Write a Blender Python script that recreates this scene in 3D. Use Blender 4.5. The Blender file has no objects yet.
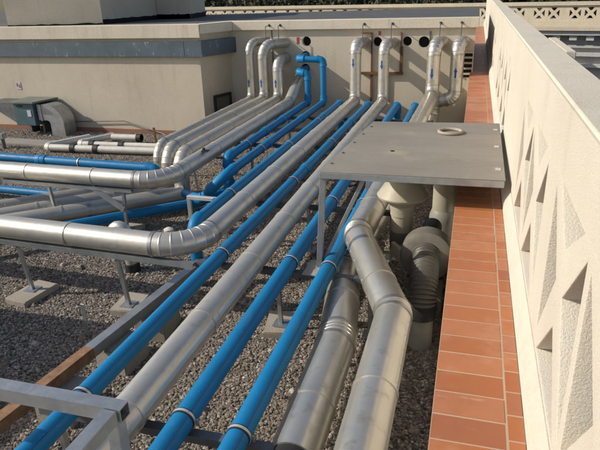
import bpy, bmesh, math, random
from mathutils import Vector, Matrix, Quaternion
random.seed(7)
R = math.radians
V = Vector
S = bpy.context.scene
COL = S.collection

# ------------------------------------------------------------------ helpers
def origin(o):
    p = V((0, 0, 0))
    while o is not None:
        p += o.location; o = o.parent
    return p

def tag(o, label=None, cat=None, group=None, kind=None):
    if label: o['label'] = label
    if cat: o['category'] = cat
    if group: o['group'] = group
    if kind: o['kind'] = kind
    return o

def thing(name, label, cat, loc=(0, 0, 0), group=None):
    o = bpy.data.objects.new(name, None); COL.objects.link(o)
    o.location = loc; o.empty_display_size = .1
    return tag(o, label, cat, group)

def obj(name, bm, mat, parent=None, smooth=35, loc=None):
    """one mesh object out of a bmesh given in world coordinates"""
    bmesh.ops.recalc_face_normals(bm, faces=bm.faces)
    me = bpy.data.meshes.new(name)
    off = origin(parent) if parent else (V(loc) if loc else V((0, 0, 0)))
    bmesh.ops.translate(bm, vec=-off, verts=bm.verts)
    bm.to_mesh(me); bm.free()
    o = bpy.data.objects.new(name, me); COL.objects.link(o)
    if parent: o.parent = parent
    elif loc: o.location = loc
    me.materials.append(mat)
    if smooth:
        me.polygons.foreach_set('use_smooth', [True] * len(me.polygons))
        me.set_sharp_from_angle(angle=R(smooth))
    return o

def box(bm, x0, x1, y0, y1, z0, z1, bev=0):
    r = bmesh.ops.create_cube(bm, size=1)
    for v in r['verts']:
        v.co = V((x0 + (v.co.x + .5) * (x1 - x0), y0 + (v.co.y + .5) * (y1 - y0), z0 + (v.co.z + .5) * (z1 - z0)))
    if bev:
        es = list({e for v in r['verts'] for e in v.link_edges})
        bmesh.ops.bevel(bm, geom=es, offset=bev, segments=2, affect='EDGES')
    return bm

def B(*a, bev=0): return box(bmesh.new(), *a, bev=bev)

def frame_of(d):
    d = d.normalized()
    u = V((0, 0, 1)) if abs(d.z) < .9 else V((0, 1, 0))
    a = d.cross(u).normalized(); b = a.cross(d).normalized()
    return a, b

def bar(bm, p, q, w, h, bev=.003):
    """rectangular bar from p to q, w sideways, h upward"""
    p, q = V(p), V(q); d = q - p; a, b = frame_of(d)
    vs = []
    for c in (p, q):
        for s, t in ((-1, -1), (1, -1), (1, 1), (-1, 1)):
            vs.append(bm.verts.new(c + a * s * w / 2 + b * t * h / 2))
    fs = [bm.faces.new(vs[i] for i in f) for f in ((0, 1, 2, 3), (7, 6, 5, 4), (0, 4, 5, 1), (1, 5, 6, 2), (2, 6, 7, 3), (3, 7, 4, 0))]
    if bev:
        es = list({e for f in fs for e in f.edges})
        bmesh.ops.bevel(bm, geom=es, offset=bev, segments=1, affect='EDGES')
    return bm

def sweep(bm, pts, rad, n=28, cap=True):
    """tube along pts; rad a number or one per point"""
    pts = [V(p) for p in pts]
    if not hasattr(rad, '__len__'): rad = [rad] * len(pts)
    tg = []
    for i in range(len(pts)):
        a = pts[max(0, i - 1)]; b = pts[min(len(pts) - 1, i + 1)]
        d = V((0, 0, 0))
        if i > 0 and (pts[i] - a).length > 1e-7: d += (pts[i] - a).normalized()
        if i < len(pts) - 1 and (b - pts[i]).length > 1e-7: d += (b - pts[i]).normalized()
        tg.append(d.normalized())
    a, b = frame_of(tg[0]); rings = []
    for i, p in enumerate(pts):
        if i:
            q = tg[i - 1].rotation_difference(tg[i]); a = q @ a; b = q @ b
        rings.append([bm.verts.new(p + (a * math.cos(t) + b * math.sin(t)) * rad[i]) for t in (2 * math.pi * k / n for k in range(n))])
    for r0, r1 in zip(rings, rings[1:]):
        for k in range(n):
            bm.faces.new((r0[k], r0[(k + 1) % n], r1[(k + 1) % n], r1[k]))
    if cap:
        bm.faces.new(rings[0][::-1]); bm.faces.new(rings[-1])
    return bm

def lathe(bm, c, prof, n=36, axis=V((0, 0, 1))):
    a, b = frame_of(axis); ax = axis.normalized(); c = V(c)
    rings = []
    for r, h in prof:
        if r < 1e-6: rings.append([bm.verts.new(c + ax * h)])
        else: rings.append([bm.verts.new(c + ax * h + (a * math.cos(2 * math.pi * k / n) + b * math.sin(2 * math.pi * k / n)) * r) for k in range(n)])
    for p, q in zip(rings, rings[1:]):
        for k in range(n):
            k2 = (k + 1) % n
            f = [p[k % len(p)], p[k2 % len(p)], q[k2 % len(q)], q[k % len(q)]]
            g = []
            for v in f:
                if v not in g: g.append(v)
            if len(g) > 2: bm.faces.new(g)
    return bm

def prism(bm, poly, z0, z1):
    lo = [bm.verts.new((x, y, z0)) for x, y in poly]; hi = [bm.verts.new((x, y, z1)) for x, y in poly]
    bm.faces.new(lo[::-1]); bm.faces.new(hi); n = len(poly)
    for i in range(n): bm.faces.new((lo[i], lo[(i + 1) % n], hi[(i + 1) % n], hi[i]))
    return bm

def pierced(outer, holes, depth, fn, bev=0.0):
    """flat panel with holes; fn maps (u, v, w) to world; w runs 0..depth"""
    cu = bpy.data.curves.new('panel', 'CURVE'); cu.dimensions = '2D'; cu.fill_mode = 'BOTH'
    cu.extrude = depth / 2 - bev; cu.bevel_depth = bev; cu.bevel_resolution = 1
    if bev: cu.offset = -bev
    for poly in [outer] + holes:
        sp = cu.splines.new('POLY'); sp.points.add(len(poly) - 1); sp.use_cyclic_u = True
        for p, (u, v) in zip(sp.points, poly): p.co = (u, v, 0, 1)
    o = bpy.data.objects.new('panel', cu); COL.objects.link(o)
    dg = bpy.context.evaluated_depsgraph_get()
    me = bpy.data.meshes.new_from_object(o.evaluated_get(dg))
    bm = bmesh.new(); bm.from_mesh(me)
    bpy.data.objects.remove(o); bpy.data.curves.remove(cu); bpy.data.meshes.remove(me)
    bmesh.ops.remove_doubles(bm, verts=bm.verts, dist=1e-5)
    for v in bm.verts: v.co = V(fn(v.co.x, v.co.y, v.co.z + depth / 2))
    return bm

# ------------------------------------------------------------------ materials
class NT:
    def __init__(s, name):
        m = bpy.data.materials.new(name); m.use_nodes = True
        s.m = m; s.t = m.node_tree; s.p = s.t.nodes['Principled BSDF']; s.tc = s.t.nodes.new('ShaderNodeTexCoord')
    def n(s, typ, **kw):
        nd = s.t.nodes.new(typ)
        for k, v in kw.items(): setattr(nd, k, v)
        return nd
    def l(s, a, b): s.t.links.new(a, b)
    def noise(s, scale, detail=4, rough=.55, stretch=None, src=None):
        nz = s.n('ShaderNodeTexNoise'); nz.inputs['Scale'].default_value = scale
        nz.inputs['Detail'].default_value = detail; nz.inputs['Roughness'].default_value = rough
        co = src or s.tc.outputs['Object']
        if stretch:
            mp = s.n('ShaderNodeMapping'); mp.inputs['Scale'].default_value = stretch; s.l(co, mp.inputs['Vector']); co = mp.outputs['Vector']
        s.l(co, nz.inputs['Vector']); return nz.outputs['Fac']
    def ramp(s, fac, stops):
        r = s.n('ShaderNodeValToRGB'); e = r.color_ramp.elements
        while len(e) < len(stops): e.new(.5)
        for el, (p, c) in zip(e, stops): el.position = p; el.color = (*c, 1) if len(c) == 3 else c
        s.l(fac, r.inputs['Fac']); return r.outputs['Color']
    def mix(s, fac, a, b, mode='MIX'):
        x = s.n('ShaderNodeMix', data_type='RGBA', blend_type=mode)
        for sock, v in ((x.inputs[0], fac), (x.inputs[6], a), (x.inputs[7], b)):
            if isinstance(v, (int, float)): sock.default_value = v
            elif isinstance(v, tuple): sock.default_value = (*v, 1)
            else: s.l(v, sock)
        return x.outputs[2]
    def mapr(s, fac, a, b, lo=0, hi=1):
        x = s.n('ShaderNodeMapRange'); s.l(fac, x.inputs[0])
        for i, v in zip((1, 2, 3, 4), (lo, hi, a, b)): x.inputs[i].default_value = v
        return x.outputs[0]
    def bump(s, h, strength=.3, dist=.01, prev=None):
        b = s.n('ShaderNodeBump'); b.inputs['Strength'].default_value = strength; b.inputs['Distance'].default_value = dist
        s.l(h, b.inputs['Height'])
        if prev: s.l(prev, b.inputs['Normal'])
        return b.outputs['Normal']
    def set(s, **kw):
        for k, v in kw.items():
            i = s.p.inputs[k.replace('_', ' ')]
            if isinstance(v, (int, float)): i.default_value = v
            elif isinstance(v, tuple): i.default_value = (*v, 1)
            else: s.l(v, i)
        return s.m

def grey(c): return (c, c, c)

def mat_alu(name, base, dark, rough=(.3, .5), metal=1.0, dust=.35, dustcol=(.36, .33, .28), patch=.5):
    s = NT(name)
    big = s.noise(2.3, 5, .6); fine = s.noise(38, 3, .6); mid = s.noise(9, 4, .6)
    c = s.mix(s.mapr(big, 0, 1, .3, .7), base, dark)
    sp = s.ramp(mid, [(.56, grey(0)), (.72, grey(1))])
    c = s.mix(s.mix(.5, sp, fine, 'MULTIPLY'), c, dustcol)
    dfac = s.mapr(s.noise(1.6, 8, .7), dust * .45, dust, .3, .7)
    dfac = s.mix(s.mapr(s.noise(55, 3, .6), 0, .5, .5, .72), dfac, grey(dust))
    c = s.mix(dfac, c, dustcol)
    m = s.n('ShaderNodeMath', operation='SUBTRACT'); m.inputs[0].default_value = metal; s.l(dfac, m.inputs[1])
    dent = s.bump(s.noise(5, 3, .5), .25, .012); nb = s.bump(fine, .06, .003, dent)
    return s.set(Base_Color=c, Metallic=m.outputs[0], Roughness=s.mapr(mid, rough[0], rough[1], .3, .7), Normal=nb)

def mat_plain(name, c1, c2, rough=.5, scale=12, metal=0, bump=.15, bd=.004, bscale=60, spec=.5):
    s = NT(name); f = s.noise(scale, 5, .6); g = s.noise(bscale, 4, .6)
    return s.set(Base_Color=s.mix(s.mapr(f, 0, 1, .3, .7), c1, c2), Roughness=s.mapr(g, rough * .85, min(1, rough * 1.2), .3, .7), Metallic=metal, Normal=s.bump(g, bump, bd), Specular_IOR_Level=spec)

def mat_stucco(name, c1, c2, stain, stainamt=.5, bscale=70, bd=.012, bstr=.5, rough=.9, streaks=True):
    s = NT(name)
    c = s.mix(s.mapr(s.noise(1.1, 6, .65), 0, 1, .35, .65), c1, c2)
    c = s.mix(s.mapr(s.noise(bscale * 1.3, 3, .6), 0, .35, .45, .7), c, stain)
    if streaks:
        st = s.noise(2.2, 6, .7, stretch=(3.2, 3.2, .35))
        c = s.mix(s.mapr(st, 0, stainamt, .54, .74), c, stain)
    blot = s.noise(.7, 7, .7)
    c = s.mix(s.mapr(blot, 0, stainamt * .7, .55, .72), c, stain)
    h = s.noise(bscale, 5, .65)
    return s.set(Base_Color=c, Roughness=rough, Normal=s.bump(h, bstr, bd), Specular_IOR_Level=.2)

M = {}
M['alu'] = mat_alu('aluminium cladding', (.70, .675, .62), (.60, .575, .52), (.33, .43), .96, .46, (.385, .355, .295))
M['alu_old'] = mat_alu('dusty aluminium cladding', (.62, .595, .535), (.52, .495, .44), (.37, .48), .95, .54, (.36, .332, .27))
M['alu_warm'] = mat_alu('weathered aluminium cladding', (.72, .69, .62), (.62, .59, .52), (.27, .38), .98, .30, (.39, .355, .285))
M['seam'] = mat_plain('cladding seam', (.50, .49, .46), (.38, .36, .33), .4, 20, .9)
M['galv'] = mat_plain('galvanised steel', (.44, .46, .47), (.30, .32, .33), .42, 8, .75, .1)
M['galv_mid'] = mat_plain('weathered galvanised steel', (.29, .31, .32), (.20, .21, .22), .5, 8, .6, .1)
M['galv_dark'] = mat_plain('dull galvanised steel', (.17, .18, .19), (.10, .105, .11), .55, 8, .5, .1)
M['white_metal'] = mat_plain('bright bracket steel', (.62, .63, .64), (.5, .5, .5), .4, 8, .4, .1)

def mat_blue(name, c1, c2):
    s = NT(name)
    f = s.noise(2.2, 6, .65); sc = s.noise(11, 7, .75, stretch=(1, .3, 1)); g = s.noise(60, 3); sp = s.noise(90, 3, .6)
    c = s.mix(s.mapr(f, 0, 1, .3, .7), c1, c2)
    c = s.mix(s.mapr(sc, 0, .30, .58, .74), c, (.16, .26, .32))
    c = s.mix(s.mapr(sp, 0, .5, .64, .72), c, (.20, .27, .30))
    return s.set(Base_Color=c, Roughness=s.mapr(sc, .42, .64, .35, .7), Normal=s.bump(g, .06, .002), Specular_IOR_Level=.32)
M['blue'] = mat_blue('blue plastic pipe', (.002, .172, .385), (.002, .132, .305))
M['blue_fit'] = mat_blue('blue plastic fitting', (.002, .19, .41), (.002, .145, .325))
M['blue_line'] = mat_plain('printed line', (.004, .03, .085), (.006, .045, .12), .5)
M['black'] = mat_plain('black rubber', (.012, .012, .012), (.022, .021, .02), .6, 20)
M['hose'] = mat_plain('black corrugated hose', (.060, .054, .046), (.10, .088, .07), .5, 10)
M['pit'] = mat_plain('dark void', (.006, .006, .006), (.01, .01, .01), .9)
M['rust_pale'] = mat_plain('brown rusted steel', (.33, .185, .09), (.17, .09, .05), .85, 16, 0, .4, .005)
M['rust'] = mat_plain('rusty steel', (.20, .085, .03), (.09, .045, .022), .8, 6, 0, .5, .006)
M['arrow'] = mat_plain('blue arrow sticker', (.010, .07, .27), (.012, .06, .22), .4)
M['sticker'] = mat_plain('pale sticker', (.50, .55, .58), (.42, .47, .5), .4)
M['red'] = mat_plain('red sticker', (.42, .04, .035), (.33, .05, .045), .5)
M['wall'] = mat_stucco('cream stucco wall', (.60, .535, .42), (.545, .48, .375), (.40, .335, .245), .45, 85, .012, .6)
M['coping'] = mat_stucco('painted coping', (.66, .60, .48), (.60, .535, .425), (.36, .30, .22), .5, 40, .006, .4)
M['parapet'] = mat_stucco('cream parapet render', (.635, .59, .50), (.595, .55, .46), (.44, .39, .31), .4, 150, .010, .6)
M['parapet_top'] = mat_stucco('weathered coping render', (.64, .585, .475), (.575, .525, .425), (.43, .38, .295), .45, 150, .006, .5)
M['bal'] = mat_stucco('cream cast balustrade', (.56, .50, .39), (.49, .43, .325), (.32, .265, .185), .5, 20, .02, .4)
M['grey_stone'] = mat_stucco('grey cornice stone', (.50, .50, .48), (.43, .43, .41), (.27, .27, .26), .5, 20, .02, .4)
M['membrane'] = mat_plain('dark roofing felt', (.10, .099, .095), (.065, .064, .062), .8, 3, 0, .4, .01, 50)
M['flash'] = mat_plain('black bitumen flashing', (.012, .012, .014), (.022, .022, .024), .7, 6, 0, .5, .02, 20)
M['duct'] = None
s = NT('blue grey painted duct')
c = s.mix(s.mapr(s.noise(3, 6, .65), 0, 1, .3, .7), (.110, .145, .172), (.078, .102, .122))
c = s.mix(s.mapr(s.noise(4.5, 7, .78, stretch=(1.6, 2.5, .5)), 0, .8, .58, .68), c, (.42, .45, .46))
M['duct'] = s.set(Base_Color=c, Roughness=.5, Metallic=.15, Normal=s.bump(s.noise(30), .1, .004))
M['teal'] = mat_plain('teal painted casing', (.075, .135, .155), (.055, .10, .12), .45, 5, .1, .1)
M['teal_lid'] = mat_plain('grey green lid', (.20, .22, .18), (.13, .15, .13), .6, 5, .1, .15)
M['base_red'] = mat_stucco('red base course', (.33, .17, .11), (.28, .14, .09), (.20, .13, .09), .5, 60)
M['concrete'] = mat_stucco('concrete', (.40, .36, .29), (.33, .29, .24), (.20, .17, .14), .5, 55, .01, .5, streaks=False)
M['screed'] = mat_stucco('grey screed', (.30, .28, .25), (.25, .235, .21), (.16, .15, .13), .5, 40, .01, .4, streaks=False)
M['pvc'] = mat_plain('cream plastic vent', (.42, .38, .29), (.34, .31, .23), .5, 7)
M['grey_pvc'] = mat_plain('grey plastic pipe', (.30, .29, .25), (.23, .22, .19), .5, 7)
M['fan'] = mat_plain('mid grey fan casing', (.24, .22, .18), (.15, .137, .11), .5, 7, .2)  # mid grey, set darker than the vent plastics
M['leaf'] = None
s = NT('platform sheet')
c = s.mix(s.mapr(s.noise(1.4, 7, .65, stretch=(.5, 1.6, 1)), 0, 1, .3, .7), (.325, .29, .235), (.24, .212, .17))
c = s.mix(s.mapr(s.noise(2.6, 6, .7), 0, .6, .57, .72), c, (.42, .36, .27))
c = s.mix(s.mapr(s.noise(26, 4, .7), 0, .35, .58, .74), c, (.11, .10, .09))
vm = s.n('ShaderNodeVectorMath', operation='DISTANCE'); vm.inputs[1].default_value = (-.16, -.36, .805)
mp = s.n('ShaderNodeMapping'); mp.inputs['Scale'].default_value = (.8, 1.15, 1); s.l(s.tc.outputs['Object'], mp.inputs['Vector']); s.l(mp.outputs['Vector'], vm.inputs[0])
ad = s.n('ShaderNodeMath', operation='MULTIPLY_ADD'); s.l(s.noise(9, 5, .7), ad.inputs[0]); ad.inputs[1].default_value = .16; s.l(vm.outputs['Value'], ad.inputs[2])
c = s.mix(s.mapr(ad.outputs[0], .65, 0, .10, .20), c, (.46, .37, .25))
st2 = s.noise(3.2, 7, .7, stretch=(.3, 3.0, 1)); c = s.mix(s.mapr(st2, 0, .45, .56, .70), c, (.17, .155, .13))
M['sheet'] = s.set(Base_Color=c, Roughness=.62, Metallic=.25, Normal=s.bump(s.noise(20, 4), .12, .004))
s = NT('glazed terracotta tile')
gi = s.n('ShaderNodeNewGeometry'); rnd = gi.outputs['Random Per Island']
c = s.ramp(rnd, [(0, (.34, .114, .042)), (.3, (.39, .138, .050)), (.6, (.43, .162, .064)), (.85, (.40, .160, .074)), (1, (.31, .106, .045))])
c = s.mix(s.mapr(s.noise(7, 6, .7), 0, .45, .5, .75), c, (.29, .10, .045))
c = s.mix(s.mapr(s.noise(2.2, 6, .7), 0, .55, .50, .74), c, (.50, .30, .20))
c = s.mix(s.mapr(s.noise(9, 7, .75, stretch=(.35, 1.6, 1)), 0, .6, .61, .74), c, (.60, .46, .36))
M['tile'] = s.set(Base_Color=c, Roughness=s.mapr(s.noise(15), .35, .6, .3, .7), Normal=s.bump(s.noise(45, 3), .08, .003))
M['grout'] = mat_stucco('pale grout', (.48, .345, .235), (.40, .275, .18), (.45, .35, .26), .4, 90, .004, .3)
# gravel
STONES = [(0, (.050, .045, .040)), (.2, (.12, .104, .088)), (.42, (.22, .185, .148)), (.6, (.32, .275, .22)), (.74, (.20, .128, .088)), (.86, (.41, .365, .31)), (1, (.54, .50, .45))]
s = NT('gravel bed')
vo = s.n('ShaderNodeTexVoronoi'); vo.inputs['Scale'].default_value = 38; s.l(s.tc.outputs['Object'], vo.inputs['Vector'])
sx = s.n('ShaderNodeSeparateColor'); s.l(vo.outputs['Color'], sx.inputs[0])
M['gravel'] = s.set(Base_Color=s.ramp(sx.outputs[0], STONES), Roughness=.9, Normal=s.bump(vo.outputs['Distance'], 1.0, .02))
s = NT('pebble stone')
oi = s.n('ShaderNodeObjectInfo')
c = s.ramp(oi.outputs['Random'], STONES)
c = s.mix(s.mapr(s.noise(1.2, 4, .6), .0, .4, .35, .7), c, (.17, .14, .11))
gp = s.n('ShaderNodeNewGeometry'); pos = gp.outputs['Position']
c = s.mix(s.mapr(s.noise(.9, 6, .65, src=pos), 0, .45, .45, .7), c, (.30, .25, .19))
c = s.mix(s.mapr(s.noise(1.7, 6, .7, src=pos), 0, .5, .56, .72), c, (.045, .038, .030))
M['pebble'] = s.set(Base_Color=c, Roughness=.85, Normal=s.bump(s.noise(2.5, 4), .4, .2))
s = NT('foliage')
gi = s.n('ShaderNodeNewGeometry')
c = s.ramp(gi.outputs['Random Per Island'], [(0, (.020, .026, .010)), (.5, (.045, .052, .020)), (.8, (.075, .065, .028)), (1, (.10, .075, .035))])
M['leaf'] = s.set(Base_Color=c, Roughness=.7)
M['bark'] = mat_plain('bark', (.09, .065, .045), (.05, .036, .026), .9, 8, 0, .6, .02, 20)
M['street'] = mat_plain('street ground', (.10, .095, .085), (.07, .066, .06), .9, .2, 0, .3, .02, 5)

# ------------------------------------------------------------------ pipes
def fillet(pts, rad):
    """-> list of ('s', p, q) and ('e', [arc points]) pieces"""
    pts = [V(p) for p in pts]
    if not hasattr(rad, '__len__'): rad = [rad] * (len(pts) - 2)
    out = []; cur = pts[0]
    for i in range(1, len(pts) - 1):
        a = (pts[i - 1] - pts[i]).normalized(); b = (pts[i + 1] - pts[i]).normalized()
        ang = a.angle(b); t = rad[i - 1] / math.tan(ang / 2)
        t = min(t, (pts[i - 1] - pts[i]).length * .48 if i > 1 else (pts[i - 1] - pts[i]).length * .95,
                (pts[i + 1] - pts[i]).length * .48 if i < len(pts) - 2 else (pts[i + 1] - pts[i]).length * .95)
        rr = t * math.tan(ang / 2)
        p0 = pts[i] + a * t; p1 = pts[i] + b * t
        c = pts[i] + (a + b).normalized() * (rr / math.sin(ang / 2))
        u = p0 - c; w = p1 - c; tot = u.angle(w); axis = u.cross(w).normalized()
        n = max(4, int(round(tot / R(14))))
        arc = [c + Quaternion(axis, tot * k / n) @ u for k in range(n + 1)]
        if (p0 - cur).length > 1e-4: out.append(('s', cur, p0))
        out.append(('e', arc)); cur = p1
    out.append(('s', cur, pts[-1]))
    return out

def ring_part(name, p, d, r, w, h, mat, parent):
    bm = bmesh.new(); d = d.normalized(); p = V(p)
    lathe(bm, p, [(r - .004, -w / 2), (r + h, -w / 2), (r + h, w / 2), (r - .004, w / 2)], 32, d)
    return obj(name, bm, mat, parent)

def silver_pipe(label, pts, r, fil=.2, step=.92, start=.35, mat='alu', group='aluminium clad pipes on the roof', name='insulated_pipe', cat='insulated pipe'):
    t = thing(name, label, cat, pts[0], group)
    for pc in fillet(pts, fil):
        if pc[0] == 's':
            p, q = pc[1], pc[2]; L = (q - p).length
            sec = obj('straight_section', sweep(bmesh.new(), [p, q], r), M[mat], t)
            if L > .6:
                d = (q - p).normalized(); a_, b_ = frame_of(d); a_ = a_ if (a_.x > 0 or abs(a_.x) < .3) else -a_
                bm = bmesh.new(); edges = [0.0]; xx = start
                while xx < L - .12: edges.append(xx); xx += step
                edges.append(L)
                for e0, e1 in zip(edges, edges[1:]):
                    if e1 - e0 < .12: continue
                    th = R(random.choice((64, 78, 88, -70, -84))); o_ = b_ * math.cos(th) + a_ * math.sin(th)
                    P0 = p + d * (e0 + .02) + o_ * (r - .0006); P1 = p + d * (e1 - .02) + o_ * (r - .0006)
                    tw = o_.cross(d).normalized()
                    vs = [bm.verts.new(v) for v in (P0 - tw * .008, P0 + tw * .008 + o_ * .0014, P1 + tw * .008 + o_ * .0014, P1 - tw * .008)]
                    w2 = [bm.verts.new(v) for v in (P0 + tw * .009 - o_ * .002, P1 + tw * .009 - o_ * .002)]
                    bm.faces.new(vs); bm.faces.new((vs[1], w2[0], w2[1], vs[2]))
                    u_ = .08
                    while u_ < e1 - e0 - .06:
                        lathe(bm, P0 + d * u_ + tw * .002, [(.0042, -.001), (.0042, .002), (.0022, .0036), (0, .0038)], 7, o_); u_ += .15
                obj('lap_seam', bm, M[mat], sec, 30)
            x = start
            while x < L - .12:
                c = p + (q - p) * (x / L)
                ring_part('seam_band', c, q - p, r, .022, .0055, M[mat], sec)
                x += step
        else:
            arc = pc[1]; bm = bmesh.new(); P = []; Rr = []
            for k, a in enumerate(arc):
                if 0 < k < len(arc) - 1:
                    d = (arc[k + 1] - arc[k - 1]).normalized() * .006
                    P += [a - d, a - d * .5, a + d * .5, a + d]; Rr += [r * 1.012, r * 1.042, r * 1.042, r * 1.012]
                else: P.append(a); Rr.append(r * 1.012)
            el = obj('elbow', sweep(bm, P, Rr, 64), M[mat], t, 9)
            for e in (0, -1):
                d = arc[1] - arc[0] if e == 0 else arc[-1] - arc[-2]
                ring_part('seam_band', arc[e], d, r, .03, .006, M['seam'], el)
    return t

def blue_pipe(label, pts, r=.055, fil=.10, couplings=(), clamps=(), mat='blue', group='blue plastic water pipes', cat='water pipe', thick=()):
    """couplings / clamps: distances given as world points on the run"""
    t = thing('water_pipe', label, cat, pts[0], group)
    pieces = fillet(pts, fil)
    for pc in pieces:
        if pc[0] == 's':
            sec = obj('straight_section', sweep(bmesh.new(), [pc[1], pc[2]], r), M[mat], t)
            if (pc[2] - pc[1]).length > 1:
                d = (pc[2] - pc[1]).normalized(); a_, b_ = frame_of(d); a_ = a_ if a_.x > 0 or abs(a_.x) < .3 else -a_
                th = R(28 if t.location.x < -2 else 40); o_ = (b_ * math.cos(th) + a_ * math.sin(th)) * (r - .0002)
                bm = bmesh.new(); bar(bm, pc[1] + o_, pc[2] + o_, .0045, .0022, 0); obj('printed_line', bm, M['blue_line'], sec)
        else:
            arc = pc[1]
            d0 = (arc[0] - arc[1]).normalized() * .05; d1 = (arc[-1] - arc[-2]).normalized() * .05
            P = [arc[0] + d0, arc[0] + d0 * .98, arc[0] + d0 * .3, arc[0]] + arc[1:-1] + [arc[-1], arc[-1] + d1 * .3, arc[-1] + d1 * .98, arc[-1] + d1]
            k = len(P); Rr = [r * 1.04, r * 1.22, r * 1.22, r * 1.15] + [r * 1.15] * (k - 8) + [r * 1.15, r * 1.22, r * 1.22, r * 1.04]
            obj('elbow', sweep(bmesh.new(), P, Rr), M['blue_fit'], t, 40)
    def where(y):
        for pc in pieces:
            if pc[0] == 's':
                p, q = pc[1], pc[2]
                if abs(q.y - p.y) > .5 and min(p.y, q.y) < y < max(p.y, q.y):
                    return p + (q - p) * ((y - p.y) / (q.y - p.y)), (q - p).normalized()
                if abs(q.x - p.x) > 1 and min(p.x, q.x) < y < max(p.x, q.x):
                    return p + (q - p) * ((y - p.x) / (q.x - p.x)), (q - p).normalized()
    for y in couplings:
        w = where(y)
        if w:
            p, d = w; bm = bmesh.new()
            lathe(bm, p, [(r - .003, -.075), (r * 1.13, -.075), (r * 1.16, -.07), (r * 1.16, -.006), (r * 1.10, -.004), (r * 1.10, .004), (r * 1.16, .006), (r * 1.16, .07), (r * 1.13, .075), (r - .003, .075)], 32, d)
            obj('coupling', bm, M['blue_fit'], t)
    for y in clamps:
        w = where(y)
        if w:
            p, d = w
            c = ring_part('pipe_clamp', p, d, r, .014, .0065, M['white_metal'], t); ring_part('rubber_liner', p, d, r, .032, .0035, M['black'], c)
            a, b = frame_of(d); s1 = a if a.z > 0 or abs(a.z) < .5 else -a
            bm = bmesh.new()
            side = a if a.x > 0 else -a
            bar(bm, p + side * (r - .002), p + side * (r + .026), .014, .012, .002)
            lathe(bm, p + side * (r + .018), [(0, -.016), (.008, -.016), (.008, .016), (0, .016)], 8, V((0, 0, 1)))
            obj('clamp_bolt', bm, M['galv'], c)
    return t

def arrow_on(parent, p, r, up, az, w=.058, h=.15, mat='arrow'):
    """arrow sticker wrapped on a vertical pipe; az = facing angle"""
    bm = bmesh.new(); N = 6
    def put(a, z): return bm.verts.new(V((p[0] + (r + .0025) * math.cos(az + a / r), p[1] + (r + .0025) * math.sin(az + a / r), p[2] + z)))
    s = 1 if up else -1
    def quad(w0, z0, w1, z1):
        lo = [put(-w0 / 2 + w0 * k / N, z0 * s) for k in range(N + 1)]; hi = [put(-w1 / 2 + w1 * k / N, z1 * s) for k in range(N + 1)]
        for k in range(N):
            try: bm.faces.new((lo[k], lo[k + 1], hi[k + 1], hi[k]))
            except ValueError: pass
    quad(w * .45, -h / 2, w * .45, h * .08); quad(w, h * .08, w * .06, h / 2)
    return obj('flow_arrow', bm, M[mat], parent)

ZB = .645     # axis height of the blue pipes
ZS = .69      # axis height of the silver pipes
AZ = R(-105)
YV = 10.68
# silver pipes that climb the back wall, left to right
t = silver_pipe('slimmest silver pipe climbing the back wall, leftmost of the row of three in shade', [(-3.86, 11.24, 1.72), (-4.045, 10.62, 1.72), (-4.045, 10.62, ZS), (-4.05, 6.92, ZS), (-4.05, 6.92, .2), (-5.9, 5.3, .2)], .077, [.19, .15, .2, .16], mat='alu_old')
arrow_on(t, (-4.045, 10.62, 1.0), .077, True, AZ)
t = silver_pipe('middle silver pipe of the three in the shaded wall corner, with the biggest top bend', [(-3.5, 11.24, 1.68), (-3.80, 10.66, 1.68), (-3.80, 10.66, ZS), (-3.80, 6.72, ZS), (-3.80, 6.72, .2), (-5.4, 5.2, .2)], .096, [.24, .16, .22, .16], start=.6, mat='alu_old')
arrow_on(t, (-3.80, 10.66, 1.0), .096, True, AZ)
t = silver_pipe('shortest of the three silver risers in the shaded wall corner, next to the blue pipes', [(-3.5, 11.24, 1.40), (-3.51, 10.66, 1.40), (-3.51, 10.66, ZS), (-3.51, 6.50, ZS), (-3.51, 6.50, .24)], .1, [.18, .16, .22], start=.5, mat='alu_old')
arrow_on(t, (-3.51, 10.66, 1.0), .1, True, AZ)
t = silver_pipe('silver pipe slanting up to the wall, ending in the wide left bend farther from camera', [(-3.2, 11.24, 1.12), (-3.2, 10.28, ZS), (-3.2, 5.50, ZS), (-10.5, 5.73, ZS)], .1, [.2, .34], start=.55, mat='alu')
# blue pipes at the wall
blue_pipe('blue pipe with the tall square hook on the wall, dipping towards a silver pipe', [(-3.1, 11.24, 1.44), (-3.12, 10.70, 1.43), (-2.645, 10.70, 1.42), (-2.645, 10.70, ZB), (-2.67, 5.95, ZB), (-3.04, 6.06, .30), (-3.55, 6.46, .24)], .056, [.07, .07, .07, .22, .10], couplings=(6.12, 9.2, 7.5), clamps=(7.2,))
blue_pipe('blue pipe with the low short hook on the wall, ending in a round knob bend', [(-3.1, 11.24, 1.2), (-3.13, 10.70, 1.19), (-2.945, 10.70, 1.17), (-2.945, 10.70, ZB), (-2.945, 6.72, ZB), (-2.945, 6.72, .2), (-3.19, 6.18, .2), (-6.6, 3.07, .2)], .058, [.07, .07, .08, .075, .1, .2], couplings=(9.05, 8.2), clamps=(7.4,))
blue_pipe('blue pipe turning down into the gravel just behind the big front silver bend', [(-2.32, 10.72, .1), (-2.32, 10.72, ZB), (-2.37, 4.52, ZB), (-2.37, 4.52, .05)], .056, .09, couplings=(9.4,), clamps=(7.45, 5.38, 9.0))
blue_pipe('leftmost of the three long blue pipes, passing under the steel frame in the front corner', [(-1.78, 10.66, .1), (-1.78, 10.66, ZB), (-1.87, .9, ZB)], .057, .09, couplings=(9.0, 6.4), clamps=(3.94, 2.10, 5.9, 7.7))
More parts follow.
